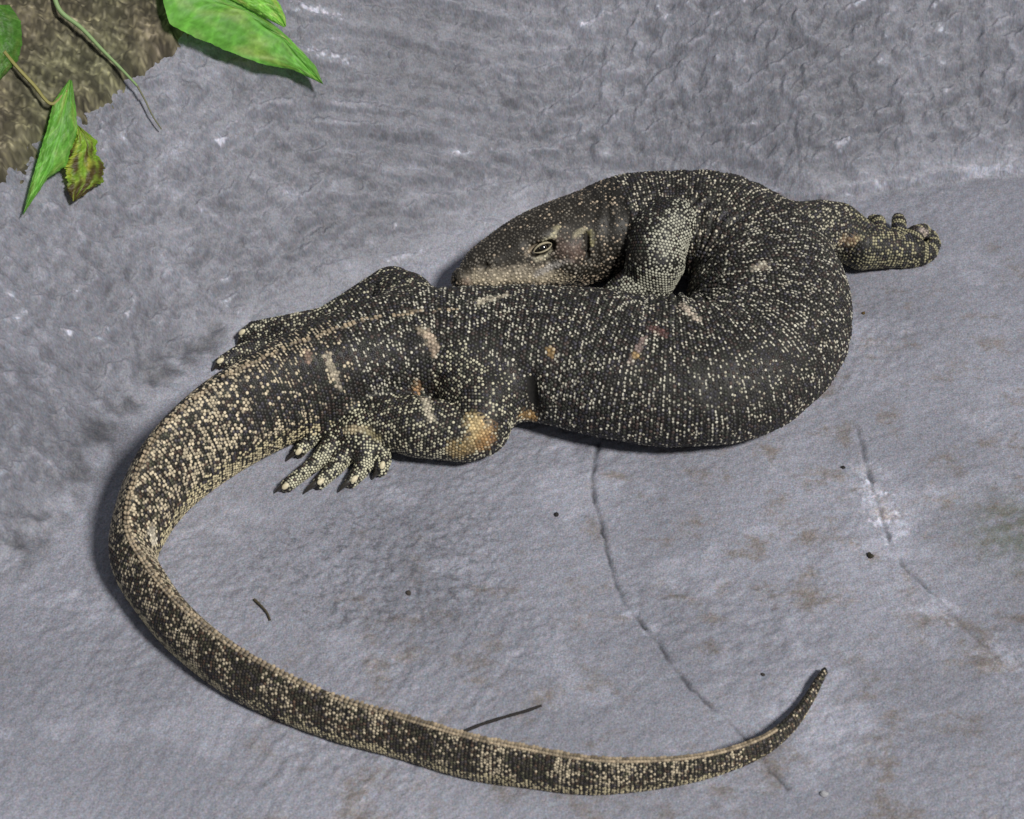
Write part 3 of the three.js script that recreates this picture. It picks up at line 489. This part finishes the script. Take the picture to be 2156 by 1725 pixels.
{
  let s = 0.003, row = 0;
  while (s < LEN && sk[Math.min(NS - 1, Math.round(s / 0.002))] < 34.2) {
    const i = Math.min(NS - 1, Math.round(s / 0.002)), K = sk[i], w = sw[i], h = sh[i], size = K > 34.2 ? mix(0.0040, 0.0030, smooth(34.2, 39, K)) : K < 20 ? mix(0.0034, 0.0050, smooth(3, 17, K)) : mix(0.0054, 0.0048, smooth(30, 33, K));
    const M = 400; let run = 0, px = 0, py = h, acc = size * (row & 1 ? 0.5 : 0), n = K < 22 ? 2 : 2.3;
    for (let m = 1; m <= M; m++) {
      const a = m / M * Math.PI * 2, c = Math.sin(a), e = Math.cos(a), rr = 1 / Math.pow(Math.pow(Math.abs(c) / w, n) + Math.pow(Math.abs(e) / h, n), 1 / n), X = c * rr, Y = e * rr;
      acc += Math.hypot(X - px, Y - py); px = X; py = Y; if (acc >= size * 1.02) { acc -= size * 1.02; bodyScale(i, X + (rs() - .5) * 0.0005, Y, row, run++); }
    }
    s += size * 0.9; row++;
  }
  // crest: two rows of taller scales along the top of the tail
  for (let i = 60; i < NS && sk[i] < 22.6; i += sk[i] < 10 ? 2 : 3) for (const side of [-1, 1]) {
    const p = [sx[i] - tz[i] * side * 0.0016, sy[i] + sh[i], sz[i] + tx[i] * side * 0.0016]; if (!settle(p)) continue;
    const b = noise(i * 0.034 + 3, 2.2) + 0.7 * noise(i * 0.08, 7.5), light = rs() < sk[i] > 16 ? 0.35 + 0.5 * noise(i * 0.07, 4) : mix(0.12, 0.55, smooth(-0.3, 0.1, b + 0.5 * noise(i * 0.21, 9))), w = 0.3 + 0.7 * rs(), c = light ? [.58 * w, .46 * w, .31 * w] : darkTone(rs), gap = Math.abs(sk[i] - 10.98) < 0.06;
    if (gap || (sk[i] > 17 && rs() < 0.4)) continue;
    scale(p[0], p[1], p[2], [G4[0], G4[1], G4[2]], [-tx[i], 0, -tz[i]], 0.0034, 0.0022, 0.0042 * smooth(1, 9, sk[i]) * smooth(23.5, 20, sk[i]) * (0.7 + 0.6 * rs()) + 0.0008, darkTone(rs), c, ALL, 0.25);
  }
}
function limbPaint(c, p, n, row, along) {   // [chance of a pale scale, its tone, how often pale all over]
  const L = c.limb, toe = c !== L.chains[0], under = n[1] < 0.25; let chance = 0.45, tone = [.72, .68, .50], full = 0.5;
  if (L.name === 'far_fore') { chance = under ? 0.85 : along < 0.45 ? 0.38 : 0.5; if (toe) chance = (row % 4) < 2 ? 0.95 : 0.04; tone = along < 0.4 && !toe ? [.6, .56, .42] : [.50, .46, .28]; full = toe ? 1 : 0.45; }
  if (L.name === 'near_fore') { chance = mix(0.15, 0.97, smooth(-0.5, 0.3, n[0] + 0.35 * n[2] + 0.7 * (along - 0.4) + 0.25 * noise(p[0] * 40, p[1] * 40))); full = 0.85; tone = [.62, .61, .49]; }
  if (L.name === 'near_hind') { chance = toe ? mix(0.3, 0.95, smooth(-0.1, 0.6, n[0] * 0.7 + n[1] * 0.35 + 0.2 * Math.sin(row * 1.6))) : along > 0.82 ? 0.75 : 0.42; if (under) chance += 0.25; if (along > 0.8 || toe) { tone = [.78, .75, .54]; full = 0.85; } }  // toes get paler scales facing the sun: lighting put into the colour
  if (L.name === 'far_hind') { chance = toe ? 0.4 : along > 0.6 ? 0.55 : 0.28; }
  return [chance, tone, full];
}
for (const L of LIMBS) for (const c of L.chains) {
  const toe = c !== L.chains[0]; let row = 0;
  for (let i = 0; i + 1 < c.length; i++) {
    const a = c[i], b = c[i + 1], d = [b[0] - a[0], b[1] - a[1], b[2] - a[2]], l = Math.hypot(...d), t = d.map(x => x / l), size = toe ? 0.0040 : 0.0046;
    let s1 = [t[2], 0, -t[0]]; const m = Math.hypot(...s1) || 1; s1 = m < 0.1 ? [1, 0, 0] : s1.map(x => x / m); const s2 = [t[1] * s1[2] - t[2] * s1[1], t[2] * s1[0] - t[0] * s1[2], t[0] * s1[1] - t[1] * s1[0]];
    for (let s = 0; s < l; s += size * 0.9, row++) {
      const u = s / l, r = a[3] + (b[3] - a[3]) * u, n = Math.max(6, Math.round(Math.PI * 2 * r / size));
      for (let e = 0; e < n; e++) {
        const w = (e + (row & 1) / 2) / n * Math.PI * 2, p = [0, 1, 2].map(q => a[q] + d[q] * u + (s1[q] * Math.cos(w) + s2[q] * Math.sin(w)) * r); if (!settle(p)) continue;
        if (p[1] < base(p[0], p[2]) - 0.004) continue; lizardAt(p[0], p[1], p[2], true); if (OWNER !== c || crowded(p[0], p[1], p[2], size * 0.68)) continue;
        const [chance, tone, full] = limbPaint(c, p, G4, row, (i + u) / (c.length - 1));
        const dark = darkTone(rs), j = rs(); let col = dark.map(x => x * (1 + 0.7 * rs())), lit = NONE;
        if (rs() < chance) { const k = 0.6 + 0.5 * rs(); col = tone.map(x => x * k); lit = fleck(rs, full); }
        const before = col[0] + col[1]; col = marked(p[0], p[1], p[2], col, j); if (Math.abs(col[0] + col[1] - before) > 0.03) lit = ALL;
        const skin = marked(p[0], p[1], p[2], [...dark], j).map((x, q) => mix(dark[q], x, 0.5) * 0.6);
        scale(p[0], p[1], p[2], [G4[0], G4[1], G4[2]], t, size * 0.54, size * 0.54, size * 0.26, skin, col, lit, 0);
      }
    }
  }
}
{ // small granules where the rows leave the skin bare
  const order = []; for (let i = 0; i < skinVertices; i++) order.push(i); const r = rng(4); for (let i = order.length - 1; i > 0; i--) { const j = Math.floor(r() * (i + 1)); [order[i], order[j]] = [order[j], order[i]]; }
  for (const i of order) {
    const x = SKIN.P[i * 3], y = SKIN.P[i * 3 + 1], z = SKIN.P[i * 3 + 2]; if (y < base(x, z)) continue; bodyAt(x, y, z); const head = B.k > 34.2, q0 = Math.atan2(Math.abs(B.l) / B.w, B.v / B.h) / Math.PI, lip = head && q0 > 0.58, size = head ? (lip ? 0.0058 : mix(0.0042, 0.0048, q0)) * (0.8 + 0.5 * r()) : 0.0042;
    if (crowded(x, y, z, size * (head ? 0.88 : 0.8))) continue; let cut = false; for (const e of EXTRA) if (e.cut && chainAt([[...e.p, e.r], [...e.q, e.r]], x, y, z) < 0.0012) cut = true; if (cut) continue;
    const dark = darkTone(r), j = r(), hw = 0.15 + 2.0 * r() * r() * r() + 0.5 * r(), pw = 0.45 + 0.65 * r(); let col = head ? [.27, .24, .195].map(q => q * hw * mix(0.6, 1.25, smooth(0.1, 0.5, q0)) * (1 + 1.5 * noise(x * 55, z * 55 + y * 40)) * mix(0.3, 1, smooth(34.2, 36.2, B.k))) : dark.map(q => q * 1.4), lit = head ? ALL : NONE;
    let chance = head ? mix(0.10, 0.55, smooth(0.3, 0.66, q0)) + 0.22 * smooth(36.2, 34.6, B.k) : 0.25, tone = head ? [.62, .50, .37] : [.6, .55, .42], full = 0.5;
    if (!head) { lizardAt(x, y, z, true); if (OWNER) { let best = 1e9, al = 0; OWNER.forEach((p, e) => { const d = Math.hypot(p[0] - x, p[1] - y, p[2] - z); if (d < best) { best = d; al = e / (OWNER.length - 1); } }); [chance, tone, full] = limbPaint(OWNER, [x, y, z], [SKIN.N[i * 3], SKIN.N[i * 3 + 1], SKIN.N[i * 3 + 2]], Math.floor(y * 400), al); } bodyAt(x, y, z); }
    if (r() < chance) { col = tone.map(q => q * pw); lit = fleck(r, full); }
    const b0 = col[0] + col[1]; col = marked(x, y, z, col, j); if (Math.abs(col[0] + col[1] - b0) > 0.03) lit = ALL;
    scale(x, y, z, [SKIN.N[i * 3], SKIN.N[i * 3 + 1], SKIN.N[i * 3 + 2]], [tx[B.g], 0, tz[B.g]], size * 0.54, size * 0.52, size * 0.24, head ? col.map(q => q * 0.14) : dark.map(q => q * 0.6), col, lit, 0);
  }
}
console.log('scales', scaleCount, 'skin vertices', skinVertices, 'triangles', SKIN.I.length / 3);
let mid = 0; while (sk[mid] < 25) mid++;
const HOME = new THREE.Vector3(sx[mid], 0, sz[mid]);
const lizard = thing('monitor_lizard', 'large dark monitor lizard with cream spots lying curled on grey plaster, tail swept forward', 'lizard', HOME.toArray());
const skinMaterial = new THREE.MeshPhysicalMaterial({ vertexColors: true, roughness: 0.55, specularIntensity: 0.9 });
{
  const pos = new Float32Array(SKIN.P); for (let i = 0; i < pos.length; i += 3) { pos[i] -= HOME.x; pos[i + 1] -= HOME.y; pos[i + 2] -= HOME.z; }
  put('body', geo(pos, SKIN.I, SKIN.N, SKIN.C), skinMaterial, lizard);
}
function bead(p, n, r) { const g = new THREE.SphereGeometry(r, 20, 14); g.translate(p.x - HOME.x + n[0] * 0, p.y, p.z - HOME.z); return g; }
{ // eye on the near side, set into its socket
  const n = eyeNormal, c = eyeSeen.clone().add(new THREE.Vector3(...n).multiplyScalar(-0.0062)).sub(HOME), eye = new THREE.Group();
  const ball = put('eye', new THREE.SphereGeometry(0.0092, 28, 20), new THREE.MeshPhysicalMaterial({ color: new THREE.Color().setRGB(.006, .005, .004), roughness: 0.06, clearcoat: 1, clearcoatRoughness: 0.03 }), lizard); ball.position.copy(c);
  const ring = put('iris', new THREE.TorusGeometry(0.0046, 0.00022, 8, 32, 3.6), new THREE.MeshStandardMaterial({ color: new THREE.Color().setRGB(.16, .13, .08), roughness: 0.5 }), ball);
  ring.quaternion.setFromUnitVectors(new THREE.Vector3(0, 0, 1), new THREE.Vector3(...n)); ring.position.set(...n).multiplyScalar(0.0081);
  // lids: two arcs from corner to corner
  const N = new THREE.Vector3(...n), A = seen(1166, 512).sub(seen(1118, 534)); A.addScaledVector(N, -A.dot(N)).normalize(); const U = new THREE.Vector3().crossVectors(A, N); if (U.y < 0) U.negate();
  const lidMat = new THREE.MeshStandardMaterial({ color: new THREE.Color().setRGB(.40, .35, .24), roughness: 0.7 }), arc = (up, bow) => { const pts = []; for (let i = 0; i <= 14; i++) { const w = i / 14 * Math.PI, a = -Math.cos(w) * 0.0134, u = Math.pow(Math.sin(w), 1.35) * up; const z = Math.sqrt(Math.max(0, 0.0098 ** 2 - a * a * 0.3 - u * u)) - 0.0002; pts.push(c.clone().addScaledVector(A, a).addScaledVector(U, u).addScaledVector(N, z * (1 - 0.25 * (a / 0.0125) ** 2))); } return new THREE.CatmullRomCurve3(pts); };
  for (const [up, r] of [[0.0054, 0.0019], [-0.0050, 0.0014]]) {
    const curve = arc(up), seg = 28, rad = 9, g = new THREE.TubeGeometry(curve, seg, 1, rad, false), p = g.attributes.position;
    for (let i = 0; i <= seg; i++) { const q = curve.getPointAt(i / seg), w = r * (0.35 + 0.65 * Math.sin(i / seg * Math.PI)) * (0.9 + 0.25 * noise(i * 0.6, up * 900)); for (let j = 0; j <= rad; j++) { const k = i * (rad + 1) + j; p.setXYZ(k, q.x + (p.getX(k) - q.x) * w, q.y + (p.getY(k) - q.y) * w, q.z + (p.getZ(k) - q.z) * w); } }
    g.computeVertexNormals(); put('eyelid', g, lidMat, lizard);
  }
}
// claws and the pale cuticles behind them: [tip, end of the toe, cuticle]
const clawMat = new THREE.MeshPhysicalMaterial({ color: new THREE.Color().setRGB(.030, .026, .022), roughness: 0.3, clearcoat: 0.4 }), cuticleMat = new THREE.MeshPhysicalMaterial({ color: new THREE.Color().setRGB(.72, .64, .44), roughness: 0.45 });
function claw(limb, chain, tipU, tipV, tipH, nail) {
  const c = LIMBS.find(L => L.name === limb).chains[chain], e = c[c.length - 1], d = c[c.length - 2], E = new THREE.Vector3(e[0], e[1], e[2]), dir = E.clone().sub(new THREE.Vector3(d[0], d[1], d[2])).normalize(), tip = meet(tipU, tipV, tipH);
  const start = E.clone().addScaledVector(dir, -0.001).add(new THREE.Vector3(0, e[3] * 0.25, 0)), mid = start.clone().lerp(tip, 0.55).add(new THREE.Vector3(0, 0.0055, 0)), curve = new THREE.QuadraticBezierCurve3(start, mid, tip), seg = 12, rad = 9, g = new THREE.TubeGeometry(curve, seg, 1, rad, false), p = g.attributes.position;
  for (let i = 0; i <= seg; i++) { const q = curve.getPointAt(i / seg), r = e[3] * 0.62 * Math.pow(1 - i / seg, 0.75) + 0.0003; for (let j = 0; j <= rad; j++) { const k = i * (rad + 1) + j; p.setXYZ(k, q.x + (p.getX(k) - q.x) * r - HOME.x, q.y + (p.getY(k) - q.y) * r, q.z + (p.getZ(k) - q.z) * r - HOME.z); } }
  g.computeVertexNormals(); put('claw', g, clawMat, lizard);
  if (nail) {
    const s = seen(...nail); if (!s) return; const n = new THREE.Vector3(...gradient(s.x, s.y, s.z, []).slice(0, 3)), b = new THREE.SphereGeometry(1, 16, 12); b.scale(0.0056, 0.0036, 0.0026);
    const z = n, x = dir.clone().addScaledVector(z, -dir.dot(z)).normalize(), y = new THREE.Vector3().crossVectors(z, x); b.applyMatrix4(new THREE.Matrix4().makeBasis(x, y, z).setPosition(s.clone().sub(HOME).addScaledVector(n, 0.0006))); put('cuticle', b, cuticleMat, lizard);
  }
}
claw('near_hind', 1, 577, 1039, .002, [601, 1024]); claw('near_hind', 2, 638, 1041, .002, [675, 1014]); claw('near_hind', 3, 712, 1037, .002, [746, 1009]); claw('near_hind', 4, 784, 1010, .002, [805, 980]); claw('near_hind', 5, 602, 972, .002, [629, 951]);
claw('far_hind', 1, 499, 728, .003, [510, 700]); claw('far_hind', 2, 447, 782, .003, [464, 760]);
claw('far_fore', 1, 1826, 462, .022, null); claw('far_fore', 3, 1966, 506, .004, null); claw('far_fore', 4, 1956, 490, .004, null); claw('far_fore', 5, 1972, 530, .002, null);

// ---------------------------------------------------------------- plant over the rock: leaves nearer to the camera
const plant = thing('leafy_plant', 'green broad leaved plant with a browned leaf hanging over the brown rock', 'plant', meet(60, -60, 0).toArray());
const leafMat = new THREE.MeshPhysicalMaterial({ vertexColors: true, roughness: 0.5, side: THREE.DoubleSide, transmission: 0.3, thickness: 0, specularIntensity: 0.5 });
function along(pts, t) { const L = [0]; for (let i = 1; i < pts.length; i++) L.push(L[i - 1] + Math.hypot(pts[i][0] - pts[i - 1][0], pts[i][1] - pts[i - 1][1])); const d = t * L[L.length - 1]; let i = 1; while (i < pts.length - 1 && L[i] < d) i++; const k = (d - L[i - 1]) / (L[i] - L[i - 1]); return pts[i].map((x, q) => mix(pts[i - 1][q], x, k)); }
function leaf(left, rib, right, tone, seed, label) {   // three lines across the photograph: edge, midrib, edge, each point with its height over the bank
  const n = 120, m = 45, pos = [], col = [], idx = [], r = rng(seed), o = plant.position;
  for (let i = 0; i <= n; i++) for (let j = 0; j < m; j++) {
    const t = i / n, q = j / (m - 1) * 2 - 1, a = along(rib, t), b = along(q < 0 ? left : right, t), w = Math.abs(q), e = [0, 1, 2].map(k => mix(a[k], b[k], w)), x = i * 0.1167, vein = Math.pow(Math.abs(Math.sin(x * 1.9 - w * 4.2 + 0.3 * noise(i * 0.05, q * 2 + seed))), 14);
    const rag = w * (3.5 * noise(i * 0.117 + seed * 7, q) + 2.5 * noise(i * 0.37 + seed, q * 3)) * (tone === browned ? 3 : 1) * Math.sin(t * Math.PI), h = e[2] + 0.004 * Math.sin(w * Math.PI) + 0.004 * noise(i * 0.053 + seed, q * 2.2) + 0.0014 * noise(i * 0.2, q * 6 + seed) - 0.0012 * vein * w, p = meet(e[0] + rag * (q < 0 ? -1 : 1), e[1] + rag * 0.4, h); pos.push(p.x - o.x, p.y - o.y, p.z - o.z);
    const c = tone(t, q, r, seed); const k = w < 0.05 ? 1.4 : (1 + 0.30 * vein) * (0.88 + 0.24 * r()) * (1 + 0.3 * noise(i * 0.3 + seed, q * 9)); col.push(c[0] * k, c[1] * k, c[2] * k);
  }
  for (let i = 0; i < n; i++) for (let j = 0; j + 1 < m; j++) { const a = i * m + j, b = a + 1, c = a + m, d = c + 1; idx.push(a, b, c, b, d, c); }
  const l = put('leaf', geo(pos, idx, null, col), leafMat, plant); if (label) l.userData.label = label; return l;
}
const green = (t, q, r, s) => { const v = (q < -0.15 ? 1.2 : 1.05) * 0.9 + 0.35 * noise(t * 5 + s, q * 1.7) + 0.12 * (r() - 0.5), y = smooth(0.1, 0.5, noise(t * 4 + s * 3, q * 2)); const bl = smooth(0.0, 0.45, noise(t * 9 + s * 5, q * 3.1)); return [(.145 + .09 * y + .09 * bl) * v, (.41 + .05 * bl) * v, (.055 + .015 * y + .05 * bl) * v]; };
const deep = (t, q, r, s) => green(t, q, r, s).map(x => x * 0.5);
const bright = (t, q, r, s) => green(t, q, r, s).map((x, i) => x * [1.4, 1.25, 1.2][i]);
const browned = (t, q, r, s) => { const g = green(t, q, r, s), w = smooth(-0.25, 0.35, noise(t * 4, q * 3 + 4) + 0.55 * (t - 0.45)); return [mix(g[0] * 1.5, .085, w), mix(g[1] * 0.95, .060, w), mix(g[2] * 0.6, .018, w)]; };
leaf([[330, -70, .052], [345, 10, .052], [357, 51, .052], [410, 78, .051], [459, 99, .049], [544, 133, .047], [619, 148, .044], [681, 178, .042]], [[410, -70, .068], [440, 0, .065], [510, 22, .061], [551, 56, .058], [595, 82, .054], [622, 118, .050], [652, 150, .046], [681, 178, .042]], [[480, -70, .055], [500, 5, .055], [540, 25, .054], [572, 48, .052], [605, 76, .050], [640, 112, .047], [664, 138, .045], [681, 178, .042]], green, 3);
leaf([[400, -100, .073], [440, -20, .070], [510, 10, .068], [560, 38, .065], [598, 58, .060]], [[470, -100, .078], [500, -30, .077], [545, 0, .074], [580, 30, .068], [601, 56, .060]], [[530, -100, .068], [560, -30, .068], [590, 10, .065], [601, 35, .062], [603, 54, .060]], bright, 7);
leaf([[145, 168, .047], [112, 215, .042], [99, 272, .036], [78, 340, .031], [64, 391, .027], [48, 452, .021]], [[148, 168, .047], [136, 225, .049], [128, 275, .044], [104, 345, .037], [78, 400, .029], [48, 452, .021]], [[152, 170, .047], [160, 231, .042], [164, 275, .038], [137, 352, .032], [100, 376, .029], [48, 454, .021]], green, 12);
leaf([[163, 262, .037], [155, 300, .031], [137, 350, .027], [142, 400, .022], [152, 424, .019]], [[166, 265, .038], [182, 305, .037], [178, 345, .033], [180, 385, .027], [156, 424, .019]], [[170, 268, .037], [205, 296, .031], [200, 322, .029], [219, 342, .024], [217, 382, .021], [160, 422, .019]], browned, 16, 'torn yellow and brown leaf half');
leaf([[-70, 20, .036], [-40, 60, .036], [-30, 110, .034], [-20, 180, .031]], [[-30, 10, .047], [0, 60, .048], [5, 110, .044], [-15, 180, .031]], [[20, 10, .042], [44, 45, .042], [47, 88, .038], [38, 128, .034], [-12, 182, .031]], deep, 22, 'dark green leaf');
function stem(pts, r0, r1, color) {
  const o = plant.position, curve = new THREE.CatmullRomCurve3(pts.map(([u, v, h]) => meet(u, v, h).sub(o))), seg = 40, rad = 8, g = new THREE.TubeGeometry(curve, seg, 1, rad, false), p = g.attributes.position;
  for (let i = 0; i <= seg; i++) { const q = curve.getPointAt(i / seg), r = mix(r0, r1, i / seg) * (1 + 0.12 * noise(i * 0.4, r0 * 900)); for (let j = 0; j <= rad; j++) { const k = i * (rad + 1) + j; p.setXYZ(k, q.x + (p.getX(k) - q.x) * r, q.y + (p.getY(k) - q.y) * r, q.z + (p.getZ(k) - q.z) * r); } }
  g.computeVertexNormals(); put('stem', g, new THREE.MeshStandardMaterial({ color: new THREE.Color().setRGB(...color), roughness: 0.6 }), plant);
}
stem([[110, -20, .039], [126, 22, .044], [170, 58, .044], [215, 105, .039], [255, 145, .034], [288, 180, .026]], .0034, .0016, [.24, .36, .15]);
stem([[286, 176, .026], [305, 210, .023], [322, 245, .021], [340, 272, .016]], .0014, .0009, [.16, .16, .09]);
stem([[8, 108, .045], [31, 136, .039], [70, 178, .042], [109, 219, .043], [140, 190, .048]], .0026, .0022, [.26, .24, .07]);
stem([[-150, -120, .010], [-60, -70, .031], [20, -50, .042], [110, -20, .039]], .006, .005, [.18, .24, .10]);
stem([[110, -20, .039], [220, -90, .052], [330, -110, .062], [410, -70, .068]], .004, .003, [.18, .28, .10]);
stem([[-60, -70, .031], [-55, -30, .039], [-30, 10, .047]], .003, .0024, [.18, .24, .08]);
stem([[330, -110, .062], [400, -125, .073], [470, -100, .078]], .0028, .002, [.18, .28, .10]);

// ---------------------------------------------------------------- litter on the floor
function stick(name, pts, r0, r1, color, label, category) {
  const P = pts.map(([u, v, h]) => meet(u, v, h)), o = P[0].clone(); o.y = base(o.x, o.z); const curve = new THREE.CatmullRomCurve3(P.map(p => p.sub(o))), seg = 30, rad = 7, g = new THREE.TubeGeometry(curve, seg, 1, rad, false), p = g.attributes.position, r = rng(pts[0][0]);
  for (let i = 0; i <= seg; i++) { const q = curve.getPointAt(i / seg), w = mix(r0, r1, i / seg) * (0.8 + 0.4 * r()); for (let j = 0; j <= rad; j++) { const k = i * (rad + 1) + j; p.setXYZ(k, q.x + (p.getX(k) - q.x) * w, q.y + (p.getY(k) - q.y) * w, q.z + (p.getZ(k) - q.z) * w); } }
  g.computeVertexNormals(); const m = put(name, g, new THREE.MeshStandardMaterial({ color: new THREE.Color().setRGB(...color), roughness: 0.85 })); m.position.copy(o); tag(m, label, category);
}
stick('twig', [[965, 1546, .003], [1010, 1527, .004], [1070, 1508, .005], [1112, 1496, .005], [1140, 1486, .005]], .0022, .0018, [.022, .018, .017], 'thin dark twig lying beside the tail on the inner side of its curve', 'twig');
stick('plant_stalk', [[535, 1262, .002], [550, 1276, .003], [562, 1290, .003], [569, 1306, .002]], .0015, .0013, [.09, .075, .045], 'small bent brown stalk on the grey floor inside the tail curve', 'stalk');
function crumb(name, u, v, size, color, seed, label, category) {
  const r = size * 0.66;
  const g = new THREE.IcosahedronGeometry(r, 2), p = g.attributes.position; for (let i = 0; i < p.count; i++) { const x = p.getX(i), y = p.getY(i), z = p.getZ(i), k = 1 + 0.45 * noise(x / r * 1.3 + seed, (y + z) / r * 1.1); p.setXYZ(i, x * k * 1.3, y * k * 0.7, z * k); }
  g.computeVertexNormals(); const m = put(name, g, new THREE.MeshStandardMaterial({ color: new THREE.Color().setRGB(...color), roughness: 0.8 })), w = meet(u, v, 0); m.position.set(w.x, ground(w.x, w.z) + r * 0.4, w.z); m.rotation.y = seed; tag(m, label, category);
}
crumb('dirt_crumb', 1832, 1171, .0055, [.028, .024, .012], 2, 'dark olive crumb of dirt on the floor right of the long crack', 'crumb');
crumb('seed', 860, 1250, .0046, [.05, .04, .032], 5, 'small round brown seed on the floor in the middle of the tail curve', 'seed');
crumb('seed', 1606, 1421, .0034, [.035, .028, .025], 9, 'tiny dark seed on the floor just left of the raised tail tip', 'seed');
crumb('dirt_crumb', 1818, 660, .0034, [.10, .06, .015], 4, 'tiny orange brown crumb on the floor below the stretched forefoot', 'crumb');
crumb('dirt_crumb', 1775, 985, .0036, [.02, .018, .016], 6, 'small black crumb on the floor beside the upper end of the right crack', 'crumb');
crumb('dirt_crumb', 1172, 1085, .0042, [.02, .018, .018], 8, 'small black crumb on the floor left of the long crack', 'crumb');
crumb('pebble', 1735, 1674, .006, [.42, .42, .44], 3, 'small pale grey pebble on the floor below the end of the tail', 'pebble');
crumb('plant_fragment', 2040, 1733, .0034, [.25, .38, .10], 7, 'tiny yellow green plant fragment at the bottom right', 'plant fragment');

renderer.render(scene, camera);
